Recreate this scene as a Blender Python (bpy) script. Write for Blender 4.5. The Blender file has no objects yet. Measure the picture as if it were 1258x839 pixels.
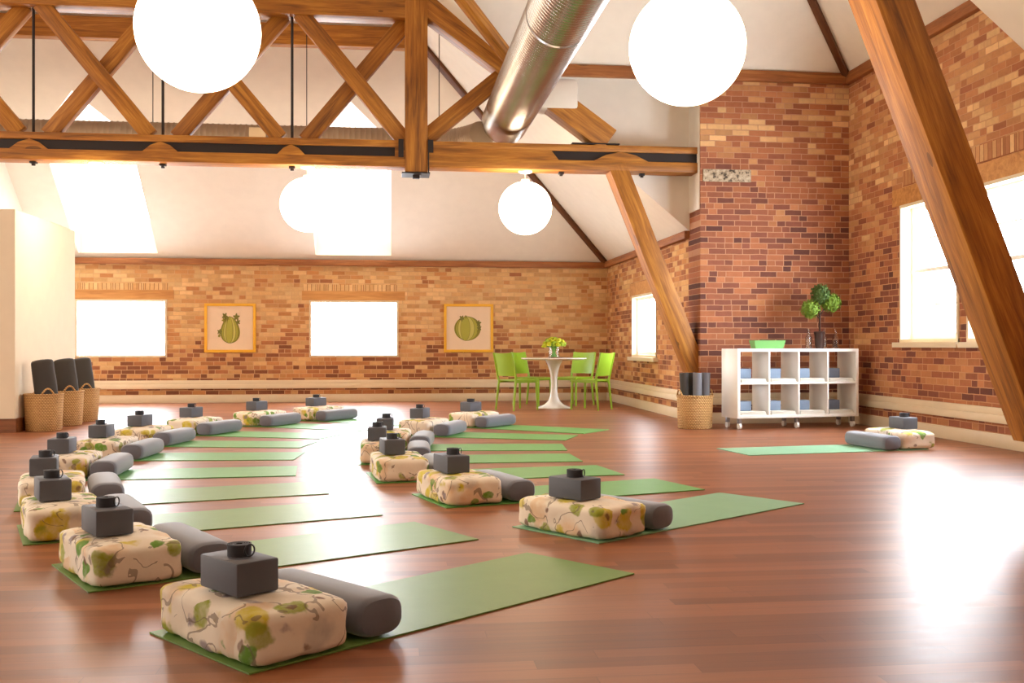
import bpy, bmesh, math, random
from mathutils import Vector, Matrix, noise
from mathutils.geometry import tessellate_polygon
random.seed(7)
SC = bpy.context.scene
COL = SC.collection
PI = math.pi

# ------------------------------------------------------------------ camera
H = 0.95; F = 1260.0; W = 1258.0; HH = 839.0
TH = math.atan(149.0 / F)
cam = bpy.data.cameras.new('camera')
cam.sensor_width = 36.0; cam.lens = 36.0 * F / W
cam.shift_y = (424.0 - 419.5) / W
cam.clip_start = 0.05; cam.clip_end = 200
co = bpy.data.objects.new('camera', cam); COL.objects.link(co)
co.location = (0, 0, H); co.rotation_euler = (PI / 2, 0, -TH)
SC.camera = co

# ------------------------------------------------------------------ helpers
def mesh_obj(name, bm, mat, parent=None, smooth=False, loc=None, rot=None):
    me = bpy.data.meshes.new(name)
    bmesh.ops.recalc_face_normals(bm, faces=bm.faces[:])
    bm.to_mesh(me); bm.free()
    if smooth:
        me.polygons.foreach_set('use_smooth', [True] * len(me.polygons))
        if smooth == 'auto':
            try: me.set_sharp_from_angle(angle=math.radians(40))
            except Exception: pass
    o = bpy.data.objects.new(name, me); COL.objects.link(o)
    if mat: me.materials.append(mat)
    if parent: o.parent = parent
    if loc is not None: o.location = loc
    if rot is not None: o.rotation_euler = rot
    return o

def thing(name, label, cat, loc=(0, 0, 0), rz=0, group=None):
    o = bpy.data.objects.new(name, None); COL.objects.link(o)
    o.empty_display_size = 0.1
    o.location = loc; o.rotation_euler = (0, 0, rz)
    return tag(o, label, cat, group)

def tag(o, label, cat, group=None):
    o['label'] = label; o['category'] = cat
    if group: o['group'] = group
    return o

def struct(o):
    o['kind'] = 'structure'; return o

def sempty(name, loc=(0, 0, 0)):
    o = bpy.data.objects.new(name, None); COL.objects.link(o); o.location = loc
    o.empty_display_size = 0.1
    return struct(o)

def dup(root, loc, rz=0, label=None):
    r = root.copy(); COL.objects.link(r); r.location = loc; r.rotation_euler = (0, 0, rz)
    if label: r['label'] = label
    for ch in list(root.children):
        c = ch.copy(); COL.objects.link(c); c.parent = r
        for g in list(ch.children):
            d = g.copy(); COL.objects.link(d); d.parent = c
    return r

def add_box(bm, x0, x1, y0, y1, z0, z1, bev=0.0, M=None):
    vs = [bm.verts.new((x, y, z)) for x in (x0, x1) for y in (y0, y1) for z in (z0, z1)]
    idx = [(0, 1, 3, 2), (4, 6, 7, 5), (0, 4, 5, 1), (2, 3, 7, 6), (0, 2, 6, 4), (1, 5, 7, 3)]
    fs = [bm.faces.new([vs[i] for i in f]) for f in idx]
    if bev > 0:
        es = list({e for f in fs for e in f.edges})
        r = bmesh.ops.bevel(bm, geom=es, offset=bev, segments=2, affect='EDGES', profile=0.5)
        vs = list({v for f in r['faces'] for v in f.verts} | {v for v in vs if v.is_valid})
    if M is not None:
        for v in vs: v.co = M @ v.co
    return vs

def box(name, mat, x0, x1, y0, y1, z0, z1, parent=None, bev=0.0, loc=None, rot=None):
    bm = bmesh.new(); add_box(bm, x0, x1, y0, y1, z0, z1, bev)
    return mesh_obj(name, bm, mat, parent, 'auto' if bev else False, loc, rot)

def add_tube(bm, pts, r, n=10, caps=True, sy=1.0):
    pts = [Vector(p) for p in pts]
    rr = r if isinstance(r, (list, tuple)) else [r] * len(pts)
    rings = []; prev = None
    for i, p in enumerate(pts):
        d = (pts[min(i + 1, len(pts) - 1)] - pts[max(i - 1, 0)]).normalized()
        if prev is None:
            a = Vector((0, 0, 1)) if abs(d.z) < 0.9 else Vector((1, 0, 0))
            u = d.cross(a).normalized()
        else:
            u = (prev - d * prev.dot(d)).normalized()
        prev = u; v = d.cross(u)
        rings.append([bm.verts.new(p + (u * math.cos(t) + v * math.sin(t) * sy) * rr[i]) for t in [2 * PI * k / n for k in range(n)]])
    for a, b in zip(rings, rings[1:]):
        for k in range(n):
            bm.faces.new((a[k], a[(k + 1) % n], b[(k + 1) % n], b[k]))
    if caps:
        bm.faces.new(rings[0][::-1]); bm.faces.new(rings[-1])

def tube(name, mat, pts, r, parent=None, n=10):
    bm = bmesh.new(); add_tube(bm, pts, r, n)
    return mesh_obj(name, bm, mat, parent, 'auto')

def add_lathe(bm, prof, n=32, cx=0, cy=0):
    rings = []
    for r, z in prof:
        rings.append([bm.verts.new((cx + r * math.cos(2 * PI * k / n), cy + r * math.sin(2 * PI * k / n), z)) for k in range(n)] if r > 1e-5 else [bm.verts.new((cx, cy, z))])
    for a, b in zip(rings, rings[1:]):
        for k in range(n):
            k2 = (k + 1) % n
            if len(a) == 1 and len(b) == 1: continue
            if len(a) == 1: bm.faces.new((a[0], b[k2], b[k]))
            elif len(b) == 1: bm.faces.new((a[k], a[k2], b[0]))
            else: bm.faces.new((a[k], a[k2], b[k2], b[k]))

def lathe(name, mat, prof, parent=None, n=32):
    bm = bmesh.new(); add_lathe(bm, prof, n)
    return mesh_obj(name, bm, mat, parent, 'auto')

def beam(name, mat, p0, p1, w, h, parent=None, roll=0.0, bev=0.008):
    """timber from p0 to p1 (centre line); w across, h in the vertical plane; grain runs along local X"""
    p0 = Vector(p0); p1 = Vector(p1); d = p1 - p0; L = d.length
    x = d.normalized(); up = Vector((0, 0, 1)) if abs(x.z) < 0.98 else Vector((1, 0, 0))
    y = up.cross(x).normalized(); z = x.cross(y)
    bm = bmesh.new(); add_box(bm, 0, L, -w / 2, w / 2, -h / 2, h / 2, bev)
    o = mesh_obj(name, bm, mat, parent, 'auto')
    M = Matrix((x, y, z)).transposed().to_4x4(); M = M @ Matrix.Rotation(roll, 4, 'X'); M.translation = p0
    o.matrix_local = M
    return o

# ------------------------------------------------------------------ materials
def srgb(r, g, b):
    f = lambda c: (c / 255 / 12.92) if c / 255 <= 0.04045 else ((c / 255 + 0.055) / 1.055) ** 2.4
    return (f(r), f(g), f(b), 1)

class NT:
    def __init__(s, name):
        s.m = bpy.data.materials.new(name); s.m.use_nodes = True
        s.t = s.m.node_tree; s.b = s.t.nodes['Principled BSDF']
    def n(s, typ, **k):
        nd = s.t.nodes.new(typ)
        for a, v in k.items(): setattr(nd, a, v)
        return nd
    def put(s, sock, v):
        if hasattr(v, 'is_linked') or isinstance(v, bpy.types.NodeSocket): s.t.links.new(v, sock)
        else: sock.default_value = v
    def math(s, op, a, b=None, c=None, clamp=False):
        nd = s.n('ShaderNodeMath', operation=op); nd.use_clamp = clamp
        s.put(nd.inputs[0], a)
        if b is not None: s.put(nd.inputs[1], b)
        if c is not None: s.put(nd.inputs[2], c)
        return nd.outputs[0]
    def noise(s, vec, scale, detail=4, rough=0.5, dist=0.0, col=False):
        nd = s.n('ShaderNodeTexNoise'); s.put(nd.inputs['Vector'], vec)
        nd.inputs['Scale'].default_value = scale; nd.inputs['Detail'].default_value = detail
        nd.inputs['Roughness'].default_value = rough; nd.inputs['Distortion'].default_value = dist
        return nd.outputs['Color' if col else 'Fac']
    def ramp(s, fac, stops, interp='LINEAR'):
        nd = s.n('ShaderNodeValToRGB'); s.put(nd.inputs[0], fac); cr = nd.color_ramp; cr.interpolation = interp
        while len(cr.elements) < len(stops): cr.elements.new(0.5)
        for e, (p, c) in zip(cr.elements, stops): e.position = p; e.color = c
        return nd.outputs[0]
    def mix(s, fac, a, b, mode='MIX'):
        nd = s.n('ShaderNodeMix', data_type='RGBA', blend_type=mode)
        s.put(nd.inputs[0], fac); s.put(nd.inputs[6], a); s.put(nd.inputs[7], b)
        return nd.outputs[2]
    def mapping(s, vec, scale=(1, 1, 1), loc=(0, 0, 0)):
        nd = s.n('ShaderNodeMapping'); s.put(nd.inputs['Vector'], vec)
        nd.inputs['Scale'].default_value = scale; nd.inputs['Location'].default_value = loc
        return nd.outputs[0]
    def coord(s, which='Object'): return s.n('ShaderNodeTexCoord').outputs[which]
    def pos(s): return s.n('ShaderNodeNewGeometry').outputs['Position']
    def sep(s, vec):
        nd = s.n('ShaderNodeSeparateXYZ'); s.put(nd.inputs[0], vec); return nd.outputs
    def comb(s, x, y, z=0.0):
        nd = s.n('ShaderNodeCombineXYZ'); s.put(nd.inputs[0], x); s.put(nd.inputs[1], y); s.put(nd.inputs[2], z); return nd.outputs[0]
    def white(s, vec):
        nd = s.n('ShaderNodeTexWhiteNoise', noise_dimensions='3D'); s.put(nd.inputs['Vector'], vec); return nd.outputs['Value']
    def bump(s, h, strength=0.3, dist=0.01):
        nd = s.n('ShaderNodeBump'); nd.inputs['Strength'].default_value = strength; nd.inputs['Distance'].default_value = dist
        s.put(nd.inputs['Height'], h); s.t.links.new(nd.outputs[0], s.b.inputs['Normal'])
    def set(s, **k):
        names = dict(color='Base Color', rough='Roughness', metal='Metallic', spec='Specular IOR Level', coat='Coat Weight',
                     coat_rough='Coat Roughness', trans='Transmission Weight', sheen='Sheen Weight', ior='IOR', sss='Subsurface Weight')
        for a, v in k.items(): s.put(s.b.inputs[names[a]], v)
        return s.m

def plain(name, c, rough=0.5, metal=0.0, **k):
    t = NT(name); v = t.noise(t.coord(), 6.0, 3)
    c2 = tuple(x * 0.9 for x in c[:3]) + (1,)
    return t.set(color=t.mix(v, c2, c), rough=rough, metal=metal, **k)

def emit(name, c, s):
    t = NT(name); t.set(color=(0.8, 0.8, 0.8, 1), rough=0.4)
    t.b.inputs['Emission Color'].default_value = c; t.b.inputs['Emission Strength'].default_value = s
    return t.m

def wood(name, c_lo, c_mid, c_hi, rough=0.5, scale=1.0):
    t = NT(name); oc = t.coord()
    off = t.n('ShaderNodeObjectInfo').outputs['Random']
    o3 = t.n('ShaderNodeVectorMath', operation='ADD'); t.put(o3.inputs[0], oc)
    t.put(o3.inputs[1], t.comb(t.math('MULTIPLY', off, 13.0), t.math('MULTIPLY', off, 7.0), off))
    oc = o3.outputs[0]
    g = t.noise(t.mapping(oc, (0.7 * scale, 9 * scale, 9 * scale)), 2.2, 6, 0.6, 0.6)
    fine = t.noise(t.mapping(oc, (2 * scale, 60 * scale, 60 * scale)), 2.0, 3, 0.6)
    big = t.noise(t.mapping(oc, (0.5, 0.8, 0.8)), 1.3, 2)
    v = t.math('ADD', t.math('MULTIPLY', g, 0.55), t.math('ADD', t.math('MULTIPLY', fine, 0.2), t.math('MULTIPLY', big, 0.25)))
    c = t.ramp(v, [(0.36, c_lo), (0.5, c_mid), (0.64, c_hi)])
    vor = t.n('ShaderNodeTexVoronoi'); t.put(vor.inputs['Vector'], t.mapping(oc, (0.8, 2.2, 2.2))); vor.inputs['Scale'].default_value = 1.1
    knot = t.math('LESS_THAN', vor.outputs['Distance'], 0.075)
    c = t.mix(t.math('MULTIPLY', knot, 0.6), c, tuple(x * 0.3 for x in c_lo[:3]) + (1,))
    t.bump(v, 0.25, 0.01)
    return t.set(color=c, rough=rough)

def brick(name, axis, stops, mortar, zb=((0, 0), (5, 0)), patch=0.5, rnd=0.75, soldier=False, mort_w=0.010, seed=0.0):
    t = NT(name); p = t.sep(t.pos())
    u = p[0] if axis == 'X' else p[1]; v = p[2]
    wob = t.noise(t.pos(), 9.0, 2)
    v = t.math('ADD', v, t.math('MULTIPLY', wob, 0.010))
    u0 = u
    u = t.math('ADD', u, t.math('MULTIPLY', wob, 0.010))
    CH, BL = (0.0686, 0.213)
    if soldier: CH, BL = 0.30, 0.0686
    row = t.math('FLOOR', t.math('DIVIDE', v, CH))
    sh = t.math('ADD', t.math('MULTIPLY', t.math('FLOORED_MODULO', row, 2.0), 0.5), t.math('MULTIPLY', t.white(t.comb(row, 3.3, seed)), 0.22))
    # some courses laid as headers (half length bricks)
    cu = t.math('ADD', t.math('DIVIDE', u, BL), sh)
    col = t.math('FLOOR', cu)
    hd = t.math('GREATER_THAN', t.white(t.comb(col, row, seed + 9.1)), 0.80)
    fu = t.math('SUBTRACT', cu, col)
    half = t.math('MULTIPLY', hd, t.math('GREATER_THAN', fu, 0.5))
    cid = t.math('ADD', col, t.math('MULTIPLY', half, 0.5))
    wn = t.white(t.comb(cid, row, seed))
    wn2 = t.white(t.comb(cid, row, seed + 4.7))
    lf = t.noise(t.comb(t.math('MULTIPLY', cid, BL), t.math('MULTIPLY', row, CH * 1.5), seed), 1.6, 3, 0.6)
    lf = t.math('SUBTRACT', lf, 0.5)
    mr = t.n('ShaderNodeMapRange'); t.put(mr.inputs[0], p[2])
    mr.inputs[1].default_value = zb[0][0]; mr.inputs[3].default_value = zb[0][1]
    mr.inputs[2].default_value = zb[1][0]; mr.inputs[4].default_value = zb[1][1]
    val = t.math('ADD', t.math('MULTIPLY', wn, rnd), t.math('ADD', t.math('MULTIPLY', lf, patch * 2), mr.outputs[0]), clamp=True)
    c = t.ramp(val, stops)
    grime = t.noise(t.pos(), 14.0, 5, 0.65)
    hs = t.n('ShaderNodeHueSaturation'); t.put(hs.inputs['Color'], c)
    t.put(hs.inputs['Value'], t.math('ADD', t.math('MULTIPLY', wn2, 0.22), t.math('ADD', 0.66, t.math('MULTIPLY', grime, 0.42))))
    c = hs.outputs[0]
    # mortar masks
    fv = t.math('FRACT', t.math('DIVIDE', v, CH))
    ev = t.math('MULTIPLY', t.math('MINIMUM', fv, t.math('SUBTRACT', 1.0, fv)), CH)
    eu = t.math('MULTIPLY', t.math('MINIMUM', fu, t.math('SUBTRACT', 1.0, fu)), BL)
    eh = t.math('ADD', t.math('MULTIPLY', t.math('ABSOLUTE', t.math('SUBTRACT', fu, 0.5)), BL), t.math('MULTIPLY', t.math('SUBTRACT', 1.0, hd), 1.0))
    e = t.math('MINIMUM', ev, t.math('MINIMUM', eu, eh))
    ms = t.n('ShaderNodeMapRange', interpolation_type='SMOOTHSTEP'); t.put(ms.inputs[0], e)
    ms.inputs[1].default_value = mort_w * 0.30; ms.inputs[2].default_value = mort_w * 0.62
    ms.inputs[3].default_value = 0.0; ms.inputs[4].default_value = 1.0
    c = t.mix(ms.outputs[0], mortar, c)
    t.bump(t.math('ADD', ms.outputs[0], t.math('MULTIPLY', grime, 0.4)), 0.55, 0.008)
    return t.set(color=c, rough=0.82, spec=0.25)

M = {}
M['plaster'] = plain('cream_plaster', srgb(242, 233, 219), 0.75)
M['partition'] = plain('cream_partition_paint', srgb(236, 218, 190), 0.7)
M['trimpaint'] = plain('cream_trim_paint', srgb(226, 206, 172), 0.45)
M['whitepaint'] = plain('white_paint', srgb(240, 236, 228), 0.4)
M['timber'] = wood('honey_timber', srgb(112, 66, 20), srgb(168, 106, 32), srgb(204, 142, 54), 0.55)
M['plate'] = wood('brown_plate_timber', srgb(120, 68, 32), srgb(158, 96, 48), srgb(186, 122, 66), 0.6)
M['lintel'] = wood('tan_lintel_timber', srgb(168, 108, 52), srgb(196, 136, 72), srgb(214, 158, 90), 0.6)
M['hip'] = wood('dark_hip_timber', srgb(78, 44, 20), srgb(104, 62, 30), srgb(126, 78, 40), 0.6)
M['darkwood'] = wood('brown_baseboard_wood', srgb(104, 58, 26), srgb(134, 78, 38), srgb(152, 92, 48), 0.45)
M['iron'] = plain('black_iron', srgb(48, 40, 38), 0.55, 0.3)
M['globe'] = emit('lit_opal_glass', (1.0, 0.78, 0.54, 1), 6.5)
M['day'] = emit('daylit_window_shade', (0.82, 0.91, 1.0, 1), 15.0)
M['dayrear'] = emit('daylit_rear_side_glass', (0.82, 0.91, 1.0, 1), 7.0)
M['dayside'] = emit('daylit_sash_glass', (0.82, 0.91, 1.0, 1), 15.0)
M['daydorm'] = emit('daylit_dormer_glass', (0.86, 0.93, 1.0, 1), 14.0)
M['green_plastic'] = plain('lime_green_plastic', srgb(146, 184, 44), 0.35)
M['tulip_white'] = plain('white_gloss_laminate', srgb(242, 238, 232), 0.2)
M['grey_fabric'] = plain('slate_grey_cotton', srgb(108, 112, 126), 0.75, sheen=0.5)
M['foam'] = plain('charcoal_foam', srgb(90, 93, 104), 0.6)
M['foam_blue'] = plain('blue_grey_foam', srgb(120, 136, 158), 0.7)
M['strap'] = plain('dark_grey_webbing', srgb(58, 58, 64), 0.8)
M['steel'] = plain('steel', srgb(150, 150, 152), 0.3, 1.0)
M['ringmetal'] = plain('dull_buckle_metal', srgb(70, 70, 74), 0.35, 0.8)
M['rollcloth'] = plain('charcoal_mat_roll', srgb(66, 62, 58), 0.75)
M['rollgrey'] = plain('grey_mat_roll', srgb(120, 122, 130), 0.6)
M['goldframe'] = plain('yellow_gilt_frame', srgb(238, 178, 40), 0.4)
M['paper'] = plain('aged_print_paper', srgb(236, 208, 176), 0.8)
M['planter'] = plain('green_planter_glaze', srgb(104, 160, 84), 0.4)
M['concrete'] = None
M['pot'] = plain('dark_brown_pot', srgb(58, 34, 26), 0.4)
M['bark'] = plain('dark_bark', srgb(66, 40, 26), 0.8)
M['leaf'] = plain('topiary_green', srgb(116, 146, 40), 0.6)
M['leafdark'] = plain('topiary_dark_green', srgb(70, 96, 32), 0.6)
M['stem'] = plain('stem_green', srgb(110, 160, 60), 0.5)
M['flower'] = plain('lime_yellow_petals', srgb(206, 208, 36), 0.6)
M['flower2'] = plain('pale_green_petals', srgb(170, 196, 50), 0.6)
M['blanket'] = plain('white_folded_cotton', srgb(228, 222, 210), 0.85)

def mat_concrete():
    t = NT('pitted_concrete'); p = t.coord()
    n = t.noise(p, 26, 5, 0.6); big = t.noise(p, 12, 2)
    v = t.math('ADD', t.math('MULTIPLY', n, 0.7), t.math('MULTIPLY', big, 0.4))
    c = t.ramp(v, [(0.44, srgb(74, 62, 50)), (0.53, srgb(176, 156, 130)), (0.7, srgb(206, 190, 164))])
    t.bump(v, 0.6, 0.02)
    return t.set(color=c, rough=0.9)
M['concrete'] = mat_concrete()

def mat_duct():
    t = NT('spiral_galvanised_steel'); p = t.coord()
    n = t.noise(p, 3.0, 3)
    c = t.mix(n, srgb(176, 168, 160), srgb(206, 202, 198))
    return t.set(color=c, rough=0.27, metal=1.0)
M['duct'] = mat_duct()
M['duct_dull'] = plain('dull_galvanised_steel', srgb(176, 160, 142), 0.5, 0.7)
M['tape'] = plain('duct_joint_steel', srgb(140, 130, 122), 0.35, 1.0)

def mat_floor():
    t = NT('red_brown_plank_floor'); p = t.sep(t.pos())
    PW, PL = 0.085, 1.3
    row = t.math('FLOOR', t.math('DIVIDE', p[1], PW))
    cu = t.math('ADD', t.math('DIVIDE', p[0], PL), t.white(t.comb(row, 1.7, 0.3)))
    col = t.math('FLOOR', cu)
    wn = t.white(t.comb(col, row, 2.0))
    gv = t.comb(t.math('MULTIPLY', p[0], 1.2), t.math('MULTIPLY', p[1], 22.0), t.math('MULTIPLY', wn, 30.0))
    g = t.noise(gv, 1.4, 5, 0.6, 0.4)
    v = t.math('ADD', t.math('MULTIPLY', wn, 0.40), t.math('MULTIPLY', g, 0.60))
    c = t.ramp(v, [(0.2, srgb(114, 64, 38)), (0.5, srgb(143, 85, 52)), (0.8, srgb(168, 106, 68))])
    fv = t.math('FRACT', t.math('DIVIDE', p[1], PW)); e = t.math('MINIMUM', fv, t.math('SUBTRACT', 1.0, fv))
    fu = t.math('FRACT', cu); e2 = t.math('MULTIPLY', t.math('MINIMUM', fu, t.math('SUBTRACT', 1.0, fu)), PL / PW)
    seam = t.math('LESS_THAN', t.math('MINIMUM', e, e2), 0.018)
    c = t.mix(t.math('MULTIPLY', seam, 0.35), c, srgb(70, 34, 18))
    und = t.noise(t.comb(t.math('MULTIPLY', p[0], 0.8), t.math('MULTIPLY', p[1], 8.0), 0.0), 1.0, 2)
    t.bump(t.math('ADD', t.math('MULTIPLY', g, 0.15), und), 0.10, 0.006)
    r = t.math('ADD', 0.32, t.math('MULTIPLY', g, 0.12))
    return t.set(color=c, rough=r, spec=0.6)
M['floor'] = mat_floor()

def mat_yoga(name, c1, c2):
    t = NT(name); p = t.coord()
    n = t.noise(p, 7, 4, 0.6); w = t.noise(t.mapping(p, (60, 240, 1)), 1.0, 2)
    c = t.mix(n, c1, c2); t.bump(w, 0.12, 0.002)
    return t.set(color=c, rough=0.43, spec=0.55)
M['mat_a'] = mat_yoga('olive_green_mat', srgb(104, 142, 68), srgb(118, 156, 80))
M['mat_b'] = mat_yoga('leaf_green_mat', srgb(92, 160, 80), srgb(106, 172, 92))
M['mat_c'] = mat_yoga('glare_paled_green_mat', srgb(126, 178, 140), srgb(140, 190, 152))  # paler green: reflected glare painted into the mat colour

def mat_wicker():
    t = NT('woven_wicker'); p = t.sep(t.coord())
    ang = t.math('ARCTAN2', p[1], p[0])
    row = t.math('FLOOR', t.math('MULTIPLY', p[2], 55.0))
    ph = t.math('MULTIPLY', t.math('FLOORED_MODULO', row, 2.0), PI)
    s = t.math('ABSOLUTE', t.math('SINE', t.math('ADD', t.math('MULTIPLY', ang, 22.0), t.math('MULTIPLY', ph, 0.5))))
    fr = t.math('FRACT', t.math('MULTIPLY', p[2], 55.0)); e = t.math('SINE', t.math('MULTIPLY', fr, PI))
    h = t.math('MULTIPLY', s, e)
    n = t.noise(t.coord(), 30, 3)
    v = t.math('ADD', t.math('MULTIPLY', h, 0.7), t.math('MULTIPLY', n, 0.4))
    c = t.ramp(v, [(0.1, srgb(150, 98, 48)), (0.4, srgb(206, 156, 92)), (0.9, srgb(234, 194, 132))])
    t.bump(h, 0.9, 0.012)
    return t.set(color=c, rough=0.65)
M['wicker'] = mat_wicker()

def mat_floral():
    t = NT('watercolour_floral_cotton'); oc = t.coord()
    off = t.n('ShaderNodeObjectInfo').outputs['Random']
    add = t.n('ShaderNodeVectorMath', operation='ADD'); t.put(add.inputs[0], oc)
    t.put(add.inputs[1], t.comb(t.math('MULTIPLY', off, 37.0), t.math('MULTIPLY', off, 11.0), t.math('MULTIPLY', off, 5.0)))
    p = add.outputs[0]
    dn = t.noise(p, 9.0, 3, 0.5, 0, True)
    dm = t.n('ShaderNodeVectorMath', operation='MULTIPLY_ADD'); t.put(dm.inputs[0], dn); dm.inputs[1].default_value = (0.09, 0.09, 0.09); t.put(dm.inputs[2], p)
    q = dm.outputs[0]
    def vor(scale, vec=q):
        nd = t.n('ShaderNodeTexVoronoi'); t.put(nd.inputs['Vector'], vec); nd.inputs['Scale'].default_value = scale
        return nd.outputs['Distance'], t.sep(nd.outputs['Color'])
    base = t.mix(t.noise(p, 5.0, 3), srgb(236, 220, 196), srgb(244, 236, 222))
    def blotch(c, scale, rad, keep, color, strength, offs, soft=0.10):
        d, cc = vor(scale, t.mapping(q, (1, 1, 1), offs))
        edge = t.noise(p, 34, 3)
        mr = t.n('ShaderNodeMapRange', interpolation_type='SMOOTHSTEP'); t.put(mr.inputs[0], t.math('ADD', d, t.math('MULTIPLY', edge, 0.16)))
        mr.inputs[1].default_value = rad; mr.inputs[2].default_value = rad - soft; mr.inputs[3].default_value = 0.0; mr.inputs[4].default_value = 1.0
        m = t.math('MULTIPLY', mr.outputs[0], t.math('GREATER_THAN', cc[0], keep))
        m = t.math('MULTIPLY', m, t.math('MULTIPLY', t.math('ADD', 0.35, t.math('MULTIPLY', t.noise(t.mapping(p, (1, 1, 1), offs), 22, 4, 0.6), 1.1)), strength), clamp=True)
        return t.mix(m, c, color)
    c = base
    c = blotch(c, 4.5, 0.60, 0.50, srgb(226, 186, 138), 0.75, (3, 1, 2), 0.25)
    c = blotch(c, 6.0, 0.55, 0.66, srgb(196, 188, 178), 0.8, (1, 9, 4), 0.25)
    c = blotch(c, 6.5, 0.55, 0.55, srgb(208, 190, 50), 0.95, (0, 0, 0), 0.12)
    c = blotch(c, 8.0, 0.52, 0.68, srgb(150, 160, 44), 0.95, (5, 2, 7), 0.12)
    c = blotch(c, 10.0, 0.50, 0.70, srgb(104, 150, 50), 1.0, (9, 4, 1), 0.08)
    c = blotch(c, 9.0, 0.40, 0.62, srgb(128, 112, 124), 0.9, (2, 8, 3), 0.14)
    c = blotch(c, 13.0, 0.36, 0.66, srgb(118, 78, 58), 0.9, (4, 6, 5), 0.12)
    ln = t.math('ABSOLUTE', t.math('SUBTRACT', t.noise(t.mapping(p, (1, 1, 1), (7, 3, 1)), 6.0, 2, 0.5, 0.8), 0.5))
    lm = t.math('MULTIPLY', t.math('LESS_THAN', ln, 0.014), t.math('GREATER_THAN', t.noise(p, 5.0, 1), 0.44))
    c = t.mix(t.math('MULTIPLY', lm, 0.65), c, srgb(120, 100, 82))
    t.bump(t.noise(p, 9, 3), 0.25, 0.02)
    return t.set(color=c, rough=0.85)
M['floral'] = mat_floral()

tan = srgb(208, 162, 108); ltan = srgb(224, 184, 132); org = srgb(192, 132, 80); red = srgb(168, 108, 72); dk = srgb(134, 84, 58)
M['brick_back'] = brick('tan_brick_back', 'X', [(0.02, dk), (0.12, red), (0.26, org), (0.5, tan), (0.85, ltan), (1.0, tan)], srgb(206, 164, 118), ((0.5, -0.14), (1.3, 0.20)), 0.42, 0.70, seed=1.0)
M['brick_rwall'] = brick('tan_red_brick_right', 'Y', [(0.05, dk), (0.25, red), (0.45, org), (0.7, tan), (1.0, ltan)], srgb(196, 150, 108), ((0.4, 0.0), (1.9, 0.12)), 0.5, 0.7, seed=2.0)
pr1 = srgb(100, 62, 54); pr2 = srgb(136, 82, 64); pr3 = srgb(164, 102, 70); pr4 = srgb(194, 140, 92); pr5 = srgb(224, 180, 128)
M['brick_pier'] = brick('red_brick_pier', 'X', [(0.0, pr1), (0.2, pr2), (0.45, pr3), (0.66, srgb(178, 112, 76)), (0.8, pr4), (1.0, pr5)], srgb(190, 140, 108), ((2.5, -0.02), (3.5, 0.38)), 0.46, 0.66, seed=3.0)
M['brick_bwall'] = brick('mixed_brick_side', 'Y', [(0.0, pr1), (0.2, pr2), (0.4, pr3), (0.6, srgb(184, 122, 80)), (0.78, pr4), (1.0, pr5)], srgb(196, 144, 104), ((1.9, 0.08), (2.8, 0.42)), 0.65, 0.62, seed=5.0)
M['soldier_x'] = brick('soldier_brick_back', 'X', [(0.1, org), (0.4, tan), (1.0, ltan)], srgb(150, 96, 56), ((0, 0.3), (5, 0.3)), 0.3, 0.7, True, seed=6.0)
M['soldier_y'] = brick('soldier_brick_side', 'Y', [(0.1, pr3), (0.5, pr4), (1.0, pr5)], srgb(150, 92, 60), ((0, 0.1), (5, 0.1)), 0.3, 0.8, True, seed=7.0)

# ------------------------------------------------------------------ room shell
XA, YB, XB, YC = 3.72, 17.4, 5.6, 12.05     # right wall, back wall, far right wall, pier face
T = 0.833                                    # roof pitch
ZP = 2.38; ZW = 4.25; ZT = 6.5
XL = -5.65

def wall_holes(name, mat, axis, a0, a1, b0, b1, z0, z1, holes):
    """axis 'X': wall runs along X from a0..a1, thickness y b0..b1"""
    us = sorted({a0, a1} | {h[0] for h in holes} | {h[1] for h in holes})
    zs = sorted({z0, z1} | {h[2] for h in holes} | {h[3] for h in holes})
    bm = bmesh.new()
    for i in range(len(us) - 1):
        for j in range(len(zs) - 1):
            cu = (us[i] + us[i + 1]) / 2; cz = (zs[j] + zs[j + 1]) / 2
            if any(h[0] < cu < h[1] and h[2] < cz < h[3] for h in holes): continue
            if axis == 'X': add_box(bm, us[i], us[i + 1], b0, b1, zs[j], zs[j + 1])
            else: add_box(bm, b0, b1, us[i], us[i + 1], zs[j], zs[j + 1])
    return struct(mesh_obj(name, bm, mat))

BW1 = (-5.10, -3.65, 0.75, 1.70); BW2 = (-1.35, 0.13, 0.75, 1.70)
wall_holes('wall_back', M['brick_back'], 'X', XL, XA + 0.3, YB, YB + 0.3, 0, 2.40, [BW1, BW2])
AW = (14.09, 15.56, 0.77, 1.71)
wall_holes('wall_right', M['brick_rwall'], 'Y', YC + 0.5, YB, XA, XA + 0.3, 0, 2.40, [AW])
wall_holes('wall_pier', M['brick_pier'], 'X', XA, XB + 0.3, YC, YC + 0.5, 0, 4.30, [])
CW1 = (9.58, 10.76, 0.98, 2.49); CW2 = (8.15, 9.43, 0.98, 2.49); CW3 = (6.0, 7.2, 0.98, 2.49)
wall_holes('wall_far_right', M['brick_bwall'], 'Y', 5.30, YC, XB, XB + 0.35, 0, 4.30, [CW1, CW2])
struct(box('wall_left', M['plaster'], XL - 0.15, XL, 11.72, YB + 0.3, 0, ZT))
YN = 5.30
struct(box('wall_near_right', M['brick_rwall'], XA, XA + 0.3, -1.5, YN, 0, ZP))
struct(box('wall_alcove_near', M['plaster'], XA + 0.3, XB + 0.35, YN - 0.3, YN, 0, 4.3))
struct(box('wall_rear', M['plaster'], -12.0, XA + 0.3, -1.7, -1.5, 0, ZT))
struct(box('light_blocker_left', M['plaster'], -7.15, -7.0, -1.5, 2.6, 0, ZT))  # unseen panel added to block side light from the open left near the camera
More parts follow.
